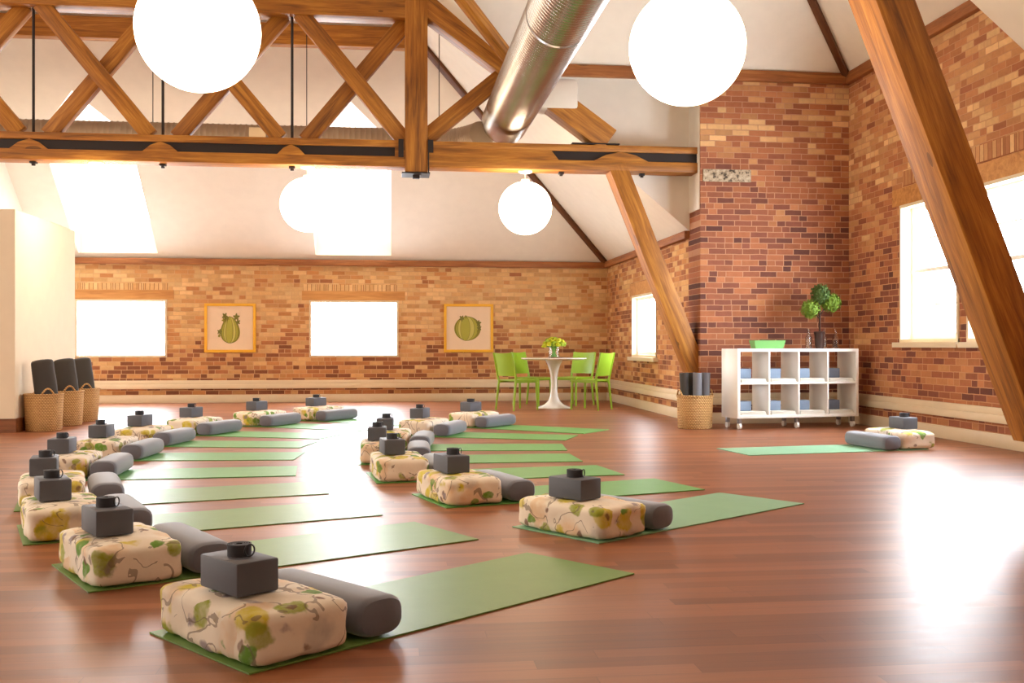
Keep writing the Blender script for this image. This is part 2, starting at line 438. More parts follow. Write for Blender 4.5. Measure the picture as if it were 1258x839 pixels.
struct(box('floor', M['floor'], -12.0, XB + 0.5, -1.7, YB + 0.4, -0.1, 0))

# partition block at the left
struct(box('wall_partition', M['partition'], XL, -4.06, 11.72, 13.85, 0, 2.43))
struct(box('baseboard_partition', M['darkwood'], XL, -4.045, 11.70, 11.735, 0, 0.15))
struct(box('baseboard_partition_side', M['darkwood'], -4.06, -4.042, 11.735, 13.85, 0, 0.15))

# ceiling: slopes, cheeks, dormer linings in one shell
bm = bmesh.new()
def poly(pts, holes=()):
    loops = [[Vector(p) for p in pts]] + [[Vector(p) for p in h] for h in holes]
    flat = [v for l in loops for v in l]
    bv = [bm.verts.new(v) for v in flat]
    for tri in tessellate_polygon(loops):
        try: bm.faces.new([bv[i] for i in tri])
        except ValueError: pass
zs_ = lambda y: ZP + T * (YB - y)
yb_ = lambda z: YB - (z - ZP) / T
zr_ = lambda x: ZP + T * (XA - x)
SM = (ZT - ZP) / T
DORM = [(-5.02, -3.78), (-1.24, 0.005)]
DZB, DZS, DZR = 2.45, 3.99, 4.49
holes = []
for a, b in DORM:
    m = (a + b) / 2
    holes.append([(a, yb_(DZB), DZB), (b, yb_(DZB), DZB), (b, yb_(DZS), DZS), (m, yb_(DZR), DZR), (a, yb_(DZS), DZS)])
poly([(XL, YB, ZP), (XA, YB, ZP), (XA - SM, YB - SM, ZT), (XL, YB - SM, ZT)], holes)
SW = (ZT - ZW) / T
CX = XA - (ZW - ZP) / T       # 1.475
CK = YC + 0.45                # cheek plane
poly([(XA, YB, ZP), (XA - SM, YB - SM, ZT), (CX - SW, YC - SW, ZT), (CX, YC, ZW), (CX, CK, ZW), (XA, CK, ZP)])
poly([(CX, YC, ZW), (XB, YC, ZW), (XB - SW, YC - SW, ZT), (CX - SW, YC - SW, ZT)])
poly([(XB, YC, ZW), (XB, YN, ZW), (XB - SW, YN + SW, ZT), (XB - SW, YC - SW, ZT)])
poly([(XB, YN, ZW), (CX, YN, ZW), (CX - SW, YN + SW, ZT), (XB - SW, YN + SW, ZT)])
poly([(XA, YN, ZP), (CX, YN, ZW), (CX - SW, YN + SW, ZT), (CX - SW, -1.5, ZT), (XA, -1.5, ZP)])
poly([(-12, -1.5, ZT), (CX - SW, -1.5, ZT), (CX - SW, YB - SM, ZT), (-12, YB - SM, ZT)])
poly([(CX - SW, YN + SW, ZT), (XB - SW, YN + SW, ZT), (XB - SW, YC - SW, ZT), (CX - SW, YC - SW, ZT)])
# cheek of the side wing, its soffit and the plastered return beside the brick pier
poly([(XA, CK, 2.62), (XA, CK, ZW), (CX, CK, ZW), (XA - (2.62 - ZP) / T, CK, 2.62)])
poly([(XA, CK, ZP), (XA, CK, 2.62), (XA - (2.62 - ZP) / T, CK, 2.62)])
poly([(CX, YC, ZW), (XA, YC, ZW), (XA, CK, ZW), (CX, CK, ZW)])
for (x0, x1, y0, y1) in ((XA - 0.012, XA, YC + 0.02, CK),):
    for q in ([(x0, y0, 2.6), (x0, y1, 2.6), (x0, y1, ZW), (x0, y0, ZW)], [(x0, y0, 2.6), (x1, y0, 2.6), (x1, y0, ZW), (x0, y0, ZW)], [(x0, y0, 2.6), (x1, y0, 2.6), (x1, y1, 2.6), (x0, y1, 2.6)]): poly(q)
poly([(XA, YN, ZP), (XA, YN, ZW), (CX, YN, ZW)])
YG = YB + 0.02
for a, b in DORM:
    m = (a + b) / 2
    poly([(a, yb_(DZB), DZB), (a, YG, DZB), (a, YG, DZS), (a, yb_(DZS), DZS)])
    poly([(b, yb_(DZB), DZB), (b, YG, DZB), (b, YG, DZS), (b, yb_(DZS), DZS)])
    poly([(a, yb_(DZS), DZS), (m, yb_(DZR), DZR), (m, YG, DZR), (a, YG, DZS)])
    poly([(b, yb_(DZS), DZS), (m, yb_(DZR), DZR), (m, YG, DZR), (b, YG, DZS)])
    poly([(a, yb_(DZB), DZB), (b, yb_(DZB), DZB), (b, YG, DZB), (a, YG, DZB)])
    poly([(a, YG, DZB), (b, YG, DZB), (b, YG, DZS), (m, YG, DZR), (a, YG, DZS)], [[(a + .05, YG, 2.98), (b - .05, YG, 2.98), (b - .05, YG, 3.97), (m, YG, 4.41), (a + .05, YG, 3.97)]])
struct(mesh_obj('ceiling', bm, M['plaster']))

# windows ---------------------------------------------------------------
def window(idx, axis, u0, u1, z0, z1, face, out, mat, bars=False, casing=0.035, sill=False, lintel=None, soldier=None, depth=0.12, shade=False):
    """face: wall plane coordinate; out=+1 the outside lies at larger coordinate"""
    w = sempty('window_%d' % idx, ((u0 + u1) / 2, face, z0) if axis == 'X' else (face, (u0 + u1) / 2, z0))
    L = Vector(w.location)
    def bx(bm, ua, ub, da, db, za, zb, bev=0.0):
        if axis == 'X': add_box(bm, ua - L.x, ub - L.x, face + da - L.y, face + db - L.y, za - L.z, zb - L.z, bev)
        else: add_box(bm, face + da - L.x, face + db - L.x, ua - L.y, ub - L.y, za - L.z, zb - L.z, bev)
    def ob(n, m, *bs):
        b = bmesh.new()
        for q in bs: bx(b, *q)
        return mesh_obj(n, b, m, w)
    t = casing
    ob('casing', M['trimpaint'], (u0, u0 + t, -0.015, depth, z0, z1), (u1 - t, u1, -0.015, depth, z0, z1), (u0, u1, -0.014, depth, z1 - t, z1), (u0, u1, -0.014, depth, z0, z0 + t))
    s = 0.045; a0, a1, b0, b1 = u0 + t, u1 - t, z0 + t, z1 - t
    if bars:
        zm = (b0 + b1) / 2 + 0.02; um = (a0 + a1) / 2
        ob('sash', M['whitepaint'], (a0, a0 + s, depth - .05, depth, b0, b1), (a1 - s, a1, depth - .05, depth, b0, b1), (a0, a1, depth - .049, depth, b0, b0 + s + .02), (a0, a1, depth - .049, depth, b1 - s, b1),
           (a0, a1, depth - .06, depth, zm - .022, zm + .022), (a0 + s, a1 - s, depth - .02, depth, (b0 + zm) / 2 - .009, (b0 + zm) / 2 + .009), (a0 + s, a1 - s, depth - .02, depth, (b1 + zm) / 2 - .009, (b1 + zm) / 2 + .009))
    elif not shade:
        ob('sash', M['whitepaint'], (a0, a0 + s, depth - .05, depth, b0, b1), (a1 - s, a1, depth - .05, depth, b0, b1), (a0, a1, depth - .049, depth, b0, b0 + s), (a0, a1, depth - .049, depth, b1 - s, b1), ((a0 + a1) / 2 - .02, (a0 + a1) / 2 + .02, depth - .045, depth, b0, b1))
    if shade:
        ob('window_shade', mat, (a0, a1, 0.045, 0.055, b0, b1))
        ob('pane', mat, (a0, a1, depth, depth + 0.01, b0, b1))
    else:
        ob('pane', mat, (a0, a1, depth, depth + 0.01, b0, b1))
    if sill: ob('window_sill', M['trimpaint'], (u0 - 0.06, u1 + 0.06, -0.07, 0.03, z0 - 0.055, z0 + 0.0))
    if lintel: ob('lintel', M['lintel'], (lintel[0], lintel[1], -0.012, 0.1, lintel[2], lintel[3]))
    if soldier: ob('soldier_course', soldier[4], (soldier[0], soldier[1], -0.006, 0.02, soldier[2], soldier[3]))
    return w
window(1, 'X', *BW1, YB, 1, M['day'], shade=True, lintel=(-5.3, -3.54, 1.70, 1.855), soldier=(-5.3, -3.62, 1.858, 1.965, M['soldier_x']), depth=0.2)
window(2, 'X', *BW2, YB, 1, M['day'], shade=True, lintel=(-1.47, 0.24, 1.70, 1.855), soldier=(-1.45, 0.10, 1.858, 1.965, M['soldier_x']), depth=0.2)
window(3, 'Y', *AW, XA, 1, M['dayrear'], bars=False, sill=True, lintel=(13.95, 15.7, 1.71, 1.90))
window(4, 'Y', *CW1, XB, 1, M['dayside'], bars=True, sill=True, lintel=(9.50, 10.93, 2.49, 2.68), soldier=(9.5, 10.7, 2.69, 2.86, M['soldier_y']), depth=0.16)
window(5, 'Y', *CW2, XB, 1, M['dayside'], bars=True, sill=True, lintel=(7.9, 9.499, 2.49, 2.68), soldier=(8.0, 9.499, 2.69, 2.86, M['soldier_y']), depth=0.16)
for k, (a, b) in enumerate(DORM):
    w = sempty('window_%d' % (6 + k), ((a + b) / 2, YG, 2.98)); m = (a + b) / 2; hw = (b - a) / 2 - 0.05
    bmm = bmesh.new()
    vs = [bmm.verts.new(v) for v in ((-hw, .06, 0), (hw, .06, 0), (hw, .06, 0.99), (0, .06, 1.43), (-hw, .06, 0.99))]; bmm.faces.new(vs)
    r = bmesh.ops.extrude_face_region(bmm, geom=bmm.faces[:]); [setattr(v, 'co', v.co + Vector((0, .012, 0))) for v in r['geom'] if isinstance(v, bmesh.types.BMVert)]
    mesh_obj('pane', bmm, M['daydorm'], w)
    bmm = bmesh.new(); add_box(bmm, -hw, hw, 0.0, .059, 0, .03); add_box(bmm, -hw, -hw + .025, 0, .059, .03, .98); add_box(bmm, hw - .025, hw, 0, .059, .03, .98)
    mesh_obj('window_frame', bmm, M['whitepaint'], w)

# trims -----------------------------------------------------------------
def rail_x(n, x0, x1, y, z0, z1, d, mat=M['trimpaint'], name=None):
    return struct(box(name or 'trim_%d' % n, mat, x0, x1, y - d, y, z0, z1, bev=0.004))
def rail_y(n, x, y0, y1, z0, z1, d, mat=M['trimpaint'], name=None):
    return struct(box(name or 'trim_%d' % n, mat, x - d, x, y0, y1, z0, z1, bev=0.004))
rail_x(0, XL, XA, YB, 0, 0.13, 0.02, name='baseboard_back')
rail_y(0, XA, YC + 0.0, YB - 0.02, 0, 0.13, 0.02, name='baseboard_right')
rail_y(0, XB, YN, YC - 0.02, 0, 0.13, 0.02, name='baseboard_far_right')
rail_x(0, XA, XB, YC, 0, 0.13, 0.02, name='baseboard_pier')
def heater_x(n, x0, x1, y):
    o = sempty('trim_%d' % n, ((x0 + x1) / 2, y, 0.23)); h = (x1 - x0) / 2
    box('rail_body', M['trimpaint'], -h, h, -0.05, 0, 0, 0.075, o, 0.004); box('rail_cap', M['trimpaint'], -h, h, -0.032, 0, 0.075, 0.14, o, 0.004)
def heater_y(n, x, y0, y1):
    o = sempty('trim_%d' % n, (x, (y0 + y1) / 2, 0.23)); h = (y1 - y0) / 2
    box('rail_body', M['trimpaint'], -0.05, 0, -h, h, 0, 0.075, o, 0.004); box('rail_cap', M['trimpaint'], -0.032, 0, -h, h, 0.075, 0.14, o, 0.004)
heater_x(1, XL, XA, YB); heater_y(2, XA, YC + 0.01, YB - 0.05); heater_y(3, XB, YN, YC - 0.05); heater_x(4, XA + 0.01, XB, YC)
def sbeam(n, *a, **k): return struct(beam('trim_%d' % n, *a, **k))
sbeam(5, M['plate'], (XL, YB - 0.03, 2.325), (XA, YB - 0.03, 2.325), 0.08, 0.10)
sbeam(6, M['plate'], (XA - 0.03, YB - 0.03, 2.335), (XA - 0.03, CK + 0.0, 2.335), 0.08, 0.10)
sbeam(7, M['plate'], (CX, YC - 0.02, 4.215), (XB, YC - 0.02, 4.215), 0.10, 0.13)
sbeam(8, M['plate'], (XB - 0.02, YC - 0.05, 4.215), (XB - 0.02, YN, 4.215), 0.10, 0.13)
sbeam(9, M['hip'], (XA - .04, YB - .04, ZP + 0.01), (XA - SM + 0.03, YB - SM + 0.03, ZT - 0.06), 0.10, 0.10)
sbeam(10, M['hip'], (XB - .04, YC - .04, ZW + 0.01), (XB - SW, YC - SW, ZT - 0.03), 0.085, 0.10)
sbeam(11, M['timber'], (CX + .02, YC + .02, ZW), (CX - SW, YC - SW, ZT - 0.03), 0.14, 0.16)
struct(box('trim_12', M['concrete'], XA + 0.03, XA + 0.63, YC - 0.015, YC + 0.02, 2.93, 3.08, bev=0.006))
pb = sbeam(13, M['timber'], (XL, 13.93, 5.08), (0.40, 13.93, 5.08), 0.16, 0.28)

# ------------------------------------------------------------------ trusses
def make_truss(y, label):
    t = thing('roof_truss', label, 'truss', (0, y, 0), 0)
    D = 0.28; c = D / 2
    WD = M['timber']
    ztop, zbot = 3.36, 3.05
    # bottom chord: two stacked timbers with a dark gap of keyed splices between them
    bmc = bmesh.new()
    beam('bottom_chord', WD, (-9.6, c, 3.11), (XA + 0.05, c, 3.11), D, 0.12, t)
    beam('bottom_chord', WD, (-9.6, c, 3.32), (XA + 0.05, c, 3.32), D, 0.08, t)
    bm = bmesh.new(); add_box(bm, -9.6, XA, 0.03, D - 0.03, 3.172, 3.279); mesh_obj('iron_tie', bm, M['iron'], t)
    # timber packers (rounded) closing the gap at the panel points
    for xp, wl, wr in ((-8.42, .28, .28), (-6.97, .28, .28), (-5.52, .25, .25), (-4.05, .22, .2), (-2.62, .2, .2), (-1.15, .16, .16), (1.05, 1.0, .95), (2.76, .34, .34)):
        bm = bmesh.new()
        pts = [(-wl, 3.165), (wr, 3.165), (wr * .55, 3.24), (0, 3.283), (-wl * .55, 3.24)] if xp != 1.05 else [(-wl, 3.165), (wr, 3.165), (wr * .9, 3.283), (-wl, 3.283)]
        a = [bm.verts.new((xp + p[0], -0.002, p[1])) for p in pts]; b = [bm.verts.new((xp + p[0], D + 0.002, p[1])) for p in pts]
        bm.faces.new(a); bm.faces.new(b[::-1])
        for k in range(len(a)): bm.faces.new((a[k], b[k], b[(k + 1) % len(a)], a[(k + 1) % len(a)]))
        mesh_obj('packer', bm, WD, t)
    beam('top_chord', WD, (-9.6, c, 4.95), (0.17, c, 4.95), D, 0.30, t)
    beam('post', WD, (0.30, c, 2.99), (0.30, c, 5.35), 0.30, 0.265, t)
    beam('rafter', WD, (0.2, c, 5.16), (2.62, c, 3.42), D, 0.30, t)
    bm = bmesh.new(); add_box(bm, 2.16, 2.74, -0.01, D + 0.01, 3.366, 3.38); mesh_obj('bearing_plate', bm, M['iron'], t)
    # strut down to the side wall
    beam('strut', WD, (2.72, c, 3.12), (3.80, c, 0.42), D, 0.225, t)
    # iron shoe at the post foot
    bm = bmesh.new()
    add_box(bm, 0.09, 0.15, -0.02, D + .02, 3.16, 3.37); mesh_obj('iron_bracket', bm, M['iron'], t)
    bm = bmesh.new(); add_box(bm, 0.44, 0.50, -0.02, D + .02, 3.22, 3.37)
    add_box(bm, 0.13, 0.46, -0.03, D + .03, 2.97, 2.985); add_box(bm, 0.26, 0.34, 0.08, 0.16, 2.93, 2.97); add_box(bm, 0.435, 0.45, -0.025, -0.012, 2.98, 3.36)
    mesh_obj('iron_shoe', bm, M['iron'], t)
    xs = [-9.85, -8.4, -6.95, -5.5, -4.05, -2.62, -1.15, 0.30]
    for i, x in enumerate(xs[:-1]):
        bm = bmesh.new(); add_tube(bm, [(x, c, 3.02), (x, c, 4.86)], 0.016, 8); add_box(bm, x - .035, x + .035, c - .035, c + .035, 3.025, 3.045); add_lathe(bm, [(0, 3.0), (.022, 3.0), (.022, 3.03), (0, 3.03)], 8, x, c)
        mesh_obj('tie_rod', bm, M['iron'], t, 'auto')
        x2 = xs[i + 1]
        q = 0.10
        beam('brace', WD, (x + q, c - 0.055, 4.83), (x2 - q - .03, c - 0.055, 3.36), 0.11, 0.185, t)
        beam('brace', WD, (x + q + .05, c + 0.06, 3.36), (x2 - q, c + 0.06, 4.83), 0.11, 0.185, t)
    beam('brace', WD, (0.42, c, 3.42), (1.30, c, 4.16), 0.14, 0.19, t)
    for x in (2.05, 3.05):
        bm = bmesh.new(); add_box(bm, x - .03, x + .03, c - .03, c + .03, 3.02, 3.045); add_lathe(bm, [(0, 3.0), (.02, 3.0), (.02, 3.03), (0, 3.03)], 8, x, c); mesh_obj('bolt', bm, M['iron'], t)
    return t
truss = make_truss(12.13, 'far honey timber roof truss with crossed braces above the rows of mats')
t2 = dup(truss, (0, 5.46, 0), 0, 'near honey timber roof truss, its thick strut slanting down the right edge')
t2['group'] = truss['group'] = 'timber roof trusses'

# boxed rafter head beside the duct
struct(box('trim_14', M['plaster'], 1.78, 2.235, YC + 0.06, CK - 0.01, 3.78, 4.14, bev=0.04))

# ------------------------------------------------------------------ ducts
def ribbed_duct(name, mat, pts_fn, n_rings, r, parent=None, rib=0.006, seg=40):
    bm = bmesh.new(); pts = []; rr = []
    for i in range(n_rings):
        s = i / (n_rings - 1); pts.append(pts_fn(s)); rr.append(r + (rib if i % 4 == 0 else 0))
    add_tube(bm, pts, rr, seg, True)
    return mesh_obj(name, bm, mat, parent, 'auto')
DX, DZ, DR = 1.44, 3.79, 0.285
d = thing('spiral_duct', 'big shiny silver spiral duct running overhead towards the back wall', 'duct', (DX, 12.0, DZ))
ribbed_duct('duct_body', M['duct'], lambda s: (0, 0.92 - 9.9 * s, 0), 620, DR, d, 0.011)
for yy in (-3.3, -6.4):
    bm = bmesh.new(); add_tube(bm, [(0, yy, 0), (0, yy - .07, 0)], DR + 0.009, 40, False); mesh_obj('joint_band', bm, M['tape'], d, True)
bm = bmesh.new(); add_lathe(bm, [(DR, 0.0), (DR, 0.02), (DR * .97, 0.045), (DR * .9, 0.06), (0, 0.065)], 40)
o = mesh_obj('end_cap', bm, M['duct'], d, 'auto'); o.rotation_euler = (-PI / 2, 0, 0); o.location = (0, 0.92, 0)
d2 = thing('branch_duct', 'dull grey corrugated duct running sideways behind the far truss', 'duct', (0, 13.25, 3.56))
def bp(s):
    Ls = 6.55; x = -5.6 + s * 7.1
    if x < 0.72: return (x, 0, 0)
    a = min((x - 0.72) / 0.78, 1.0) * PI / 2 * 0.8
    return (0.72 + 0.45 * math.sin(a), -0.45 * (1 - math.cos(a)), 0.06 * math.sin(a))
ribbed_duct('duct_body', M['duct_dull'], bp, 420, 0.17, d2, 0.007, 28)
for x in (-2.95, -1.06, 0.62):
    tube('hanger_wire', M['iron'], [(x, 0, 0.16), (x, 0, (zs_(13.25) - 3.56) - 0.02)], 0.006, d2, 6)
bm = bmesh.new(); add_box(bm, -1.75, -1.55, -0.20, -0.14, -0.06, 0.10); mesh_obj('grille', bm, M['trimpaint'], d2)

# ------------------------------------------------------------------ globes
def make_globe(loc, label, R=0.32):
    t = thing('globe_pendant', label, 'pendant lamp', loc, 0, 'lit globe pendants')
    bm = bmesh.new(); bmesh.ops.create_uvsphere(bm, u_segments=48, v_segments=32, radius=R); mesh_obj('globe', bm, M['globe'], t, True)
    lathe('canopy', M['whitepaint'], [(0, .455), (.085, .455), (.085, .435), (.06, .42), (0, .42)], t, 24)
    tube('stem', M['whitepaint'], [(0, 0, .31), (0, 0, .44)], 0.008, t, 8)
    lathe('neck', M['whitepaint'], [(.0, .345), (.05, .345), (.055, .30), (.0, .30)], t, 20)
    return t
GZ = 2.60
g0 = make_globe((-0.97, 12.255, GZ), 'glowing white globe lamp under the far truss, in front of the middle dormer')
dup(g0, (1.61, 12.255, GZ), 0, 'glowing white globe lamp under the far truss, right of the post')
dup(g0, (-3.36, 12.255, GZ), 0, 'glowing white globe lamp under the far truss, in front of the left dormer')
dup(g0, (-1.0, 5.525, GZ), 0, 'very large glowing globe lamp at top left, close to the camera')
dup(g0, (1.63, 5.525, GZ), 0, 'very large glowing globe lamp at top right, beside the silver duct')

# ------------------------------------------------------------------ yoga stations
def superbox(bm, L, Wd, Hh, nx, ny, nz, pw, seed, bulge=0.03, wr=0.006):
    """rounded, puffy cushion; base at z=0"""
    vd = {}
    def V(i, j, k):
        key = (i, j, k)
        if key in vd: return vd[key]
        x, y, z = 2 * i / nx - 1, 2 * j / ny - 1, 2 * k / nz - 1
        p = Vector((x, y, z))
        # superellipsoid rounding
        n = (abs(x) ** pw + abs(y) ** pw + abs(z) ** pw) ** (1 / pw)
        p = p / n if n > 0 else p
        q = Vector((p.x * L / 2, p.y * Wd / 2, p.z * Hh / 2))
        q.z += bulge * (1 - x * x) * (1 - y * y) * (1 if z > 0 else 0.0)
        nn = noise.noise(Vector((q.x * 9 + seed, q.y * 9, q.z * 14)))
        n2 = noise.noise(Vector((q.x * 26 + seed * 3, q.y * 16, q.z * 16)))
        q += p.normalized() * (nn * wr + n2 * wr * 0.5)
        if z < -0.99 : q.z = max(q.z, -Hh / 2)
        q.z += Hh / 2
        q.z = max(q.z, 0.0)
        vd[key] = bm.verts.new(q); return vd[key]
    def face(a, b, c, d_):
        try: bm.faces.new((a, b, c, d_))
        except ValueError: pass
    for i in range(nx):
        for j in range(ny):
            face(V(i, j, 0), V(i, j + 1, 0), V(i + 1, j + 1, 0), V(i + 1, j, 0)); face(V(i, j, nz), V(i + 1, j, nz), V(i + 1, j + 1, nz), V(i, j + 1, nz))
    for i in range(nx):
        for k in range(nz):
            face(V(i, 0, k), V(i + 1, 0, k), V(i + 1, 0, k + 1), V(i, 0, k + 1)); face(V(i, ny, k), V(i, ny, k + 1), V(i + 1, ny, k + 1), V(i + 1, ny, k))
    for j in range(ny):
        for k in range(nz):
            face(V(0, j, k), V(0, j, k + 1), V(0, j + 1, k + 1), V(0, j + 1, k)); face(V(nx, j, k), V(nx, j + 1, k), V(nx, j + 1, k + 1), V(nx, j, k + 1))

CU_H = 0.165
cush_me = []
for s in range(4):
    bm = bmesh.new(); superbox(bm, 0.62, 0.36, CU_H - .01, 34, 20, 10, 9.0, 3.1 * s + 1, 0.012, 0.009)
    o = mesh_obj('floral_cushion', bm, M['floral'], None, True); cush_me.append(o.data); bpy.data.objects.remove(o)

def bolster_meshes():
    bm = bmesh.new(); prof = []
    W2, H2, L2 = 0.094, 0.065, 0.305; n = 28
    ring = []
    xs = [(-L2, .86), (-L2 + .012, .96), (-L2 + .03, 1.0)] + [(-L2 + .03 + (2 * L2 - .06) * k / 12, 1.0 + 0.02 * math.sin(PI * k / 12)) for k in range(1, 12)] + [(L2 - .03, 1.0), (L2 - .012, .96), (L2, .86)]
    rings = []
    for x, s in xs:
        r = []
        for k in range(n):
            a = 2 * PI * k / n; ca, sa = math.cos(a), math.sin(a)
            e = 2 / 2.9
            y = W2 * s * math.copysign(abs(ca) ** e, ca); z = H2 * s * math.copysign(abs(sa) ** e, sa)
            r.append(bm.verts.new((x, y + 0.002 * noise.noise(Vector((x * 8, k * .7, 0))), H2 + z)))
        rings.append(r)
    for a, b in zip(rings, rings[1:]):
        for k in range(n): bm.faces.new((a[k], a[(k + 1) % n], b[(k + 1) % n], b[k]))
    body = bm
    bm.faces.new(rings[0][::-1]); bm.faces.new(rings[-1])
    caps = []
    for sgn, rg in ((-1, rings[0]), (1, rings[-1])):
        b = bmesh.new(); pts = [v.co.copy() for v in rg]; c = Vector((sgn * L2, 0, H2))
        outer = [b.verts.new(Vector((sgn * (L2 + .001), p.y, p.z))) for p in pts]
        mid = [b.verts.new(Vector((sgn * (L2 + .010), (p.y) * .6, H2 + (p.z - H2) * .6))) for p in pts]
        cen = b.verts.new(Vector((sgn * (L2 + .013), 0, H2)))
        for k in range(n):
            k2 = (k + 1) % n
            b.faces.new((outer[k], outer[k2], mid[k2], mid[k])); b.faces.new((mid[k], mid[k2], cen))
        caps.append(b)
    return body, caps
st_root = thing('grey_bolster', 'x', 'bolster')
_b, _c = bolster_meshes()
mesh_obj('bolster_body', _b, M['grey_fabric'], st_root, 'auto')
for c_ in _c: mesh_obj('end_panel', c_, M['grey_fabric'], st_root, True)

bm = bmesh.new(); add_box(bm, -0.115, 0.115, -0.075, 0.075, 0, 0.105, 0.008)
block_o = mesh_obj('foam_block', bm, M['foam'], None, 'auto')

strap_root = thing('rolled_strap', 'x', 'strap')
bm = bmesh.new()
pi_, po_ = [], []
N = 100; turns = 4.0
for i in range(N + 1):
    a = 2 * PI * turns * i / N; r = 0.008 + 0.029 * i / N
    pi_.append((r * math.cos(a), r * math.sin(a))); po_.append(((r + .0052) * math.cos(a), (r + .0052) * math.sin(a)))
va = [[bm.verts.new((p[0], p[1], z)) for p in pi_] for z in (0, .038)]; vb = [[bm.verts.new((p[0], p[1], z)) for p in po_] for z in (0, .038)]
for i in range(N):
    bm.faces.new((va[0][i], va[0][i + 1], va[1][i + 1], va[1][i])); bm.faces.new((vb[0][i + 1], vb[0][i], vb[1][i], vb[1][i + 1]))
    bm.faces.new((va[1][i], va[1][i + 1], vb[1][i + 1], vb[1][i])); bm.faces.new((va[0][i + 1], va[0][i], vb[0][i], vb[0][i + 1]))
bm.faces.new((va[0][0], va[1][0], vb[1][0], vb[0][0])); bm.faces.new((va[0][N], vb[0][N], vb[1][N], va[1][N]))
mesh_obj('webbing', bm, M['strap'], strap_root, 'auto')
bm = bmesh.new(); pts = [(0.048, 0.019 * math.cos(t) * 1.0 + 0.0, 0.021 + 0.019 * math.sin(t)) for t in [2 * PI * k / 20 for k in range(21)]]
add_tube(bm, pts, 0.0028, 8, False); mesh_obj('buckle', bm, M['ringmetal'], strap_root, True)
strap_root2 = strap_root

MT0, MT1, MW = -0.15, 1.66, 0.305
def mat_mesh(m):
    bm = bmesh.new()
    nx, ny = 24, 6
    add_box(bm, MT0, MT1, -MW, MW, 0.001, 0.006)
    o = mesh_obj('yoga_mat', bm, m); me = o.data; bpy.data.objects.remove(o); return me
mats_me = {k: mat_mesh(M[k]) for k in ('mat_a', 'mat_b', 'mat_c')}

ordn = ['nearest', 'second nearest', 'third nearest', 'fourth nearest', 'fifth nearest', 'sixth nearest', 'seventh nearest', 'third from far end', 'second from far end', 'farthest']
ordr = ['nearest', 'second nearest', 'third nearest', 'fourth nearest', 'fifth nearest', 'second from far end', 'farthest']
OUT = [(-0.48, 3.35, 39), (-1.17, 4.43, 29.5), (-1.70, 5.43, 21.5), (-2.07, 6.46, 16.0), (-2.36, 7.75, 4), (-2.43, 9.03, -4), (-2.40, 10.24, -11.5), (-2.14, 11.41, -22), (-1.59, 12.54, -31), (-0.95, 13.34, -38)]
INN = [(0.93, 5.15, 36), (0.37, 6.30, 18), (0.01, 7.41, 8), (-0.11, 8.51, 0.5), (-0.05, 9.55, -5), (0.31, 10.99, -23), (0.94, 12.08, -38.5)]
ST = []
for i, s in enumerate(OUT): ST.append(s + ('%s of the long left row' % ordn[i], 'mat_a' if i < 4 else 'mat_b'))
for i, s in enumerate(INN): ST.append(s + ('%s of the middle row' % ordr[i], ['mat_c', 'mat_b', 'mat_b', 'mat_b', 'mat_b', 'mat_b', 'mat_b'][i]))
ST.append((4.75, 9.08, 189.0, 'alone at right near the white shelf unit', 'mat_c'))
first = True
for i, (x, y, a, desc, mk) in enumerate(ST):
    lone = i == len(ST) - 1
    ar = math.radians(a); ux = Vector((math.cos(ar), math.sin(ar), 0)); uy = Vector((-math.sin(ar), math.cos(ar), 0))
    B = Vector((x, y, 0)); rnd = random.Random(i * 7 + 3)
    m = bpy.data.objects.new('yoga_mat', mats_me[mk]); COL.objects.link(m); m.location = B; m.rotation_euler = (0, 0, ar)
    if lone: m.location = B + ux * 0.10
    gm = {'mat_a': 'olive green', 'mat_b': 'leaf green', 'mat_c': 'glare-painted pale green'}[mk]
    tag(m, '%s yoga mat on the floor, %s' % (gm, desc), 'yoga mat', 'yoga mats laid in rows')
    c = bpy.data.objects.new('floral_cushion', cush_me[i % 4]); COL.objects.link(c)
    c.location = B + ux * 0.045 + Vector((0, 0, 0.006)); c.rotation_euler = (0, 0, ar + PI / 2 + (PI if i % 2 else 0) + rnd.uniform(-.03, .03))
    tag(c, 'puffy floral cushion, %s' % desc, 'cushion', 'floral cushions on the mats')
    bl = B + ux * 0.342 + uy * 0.01 + Vector((0, 0, 0.0085))
    ra = ar + PI / 2 + rnd.uniform(-.04, .04)
    if first:
        bo = st_root; bo.location = bl; bo.rotation_euler = (0, 0, ra); bk = block_o; so = strap_root
    else:
        bo = dup(st_root, bl, ra); bk = block_o.copy(); COL.objects.link(bk); so = dup(strap_root, (0, 0, 0), 0)
    tag(bo, 'slate grey bolster beside a cushion, %s' % desc, 'bolster', 'grey bolsters on the mats')
    zt = 0.006 + CU_H + 0.004
    bk.location = B + Vector((0, 0, zt)); bk.rotation_euler = (0, 0, ar + PI / 2 + rnd.uniform(-.05, .05))
    tag(bk, 'charcoal foam block on a cushion, %s' % desc, 'foam block', 'foam blocks on the cushions')
    so.location = B + Vector((rnd.uniform(-.01, .01), rnd.uniform(-.01, .01), zt + 0.105)); so.rotation_euler = (0, 0, rnd.uniform(-.3, .3) - 0.5)
    tag(so, 'dark rolled strap on a block, %s' % desc, 'strap', 'rolled straps on the blocks')
    first = False

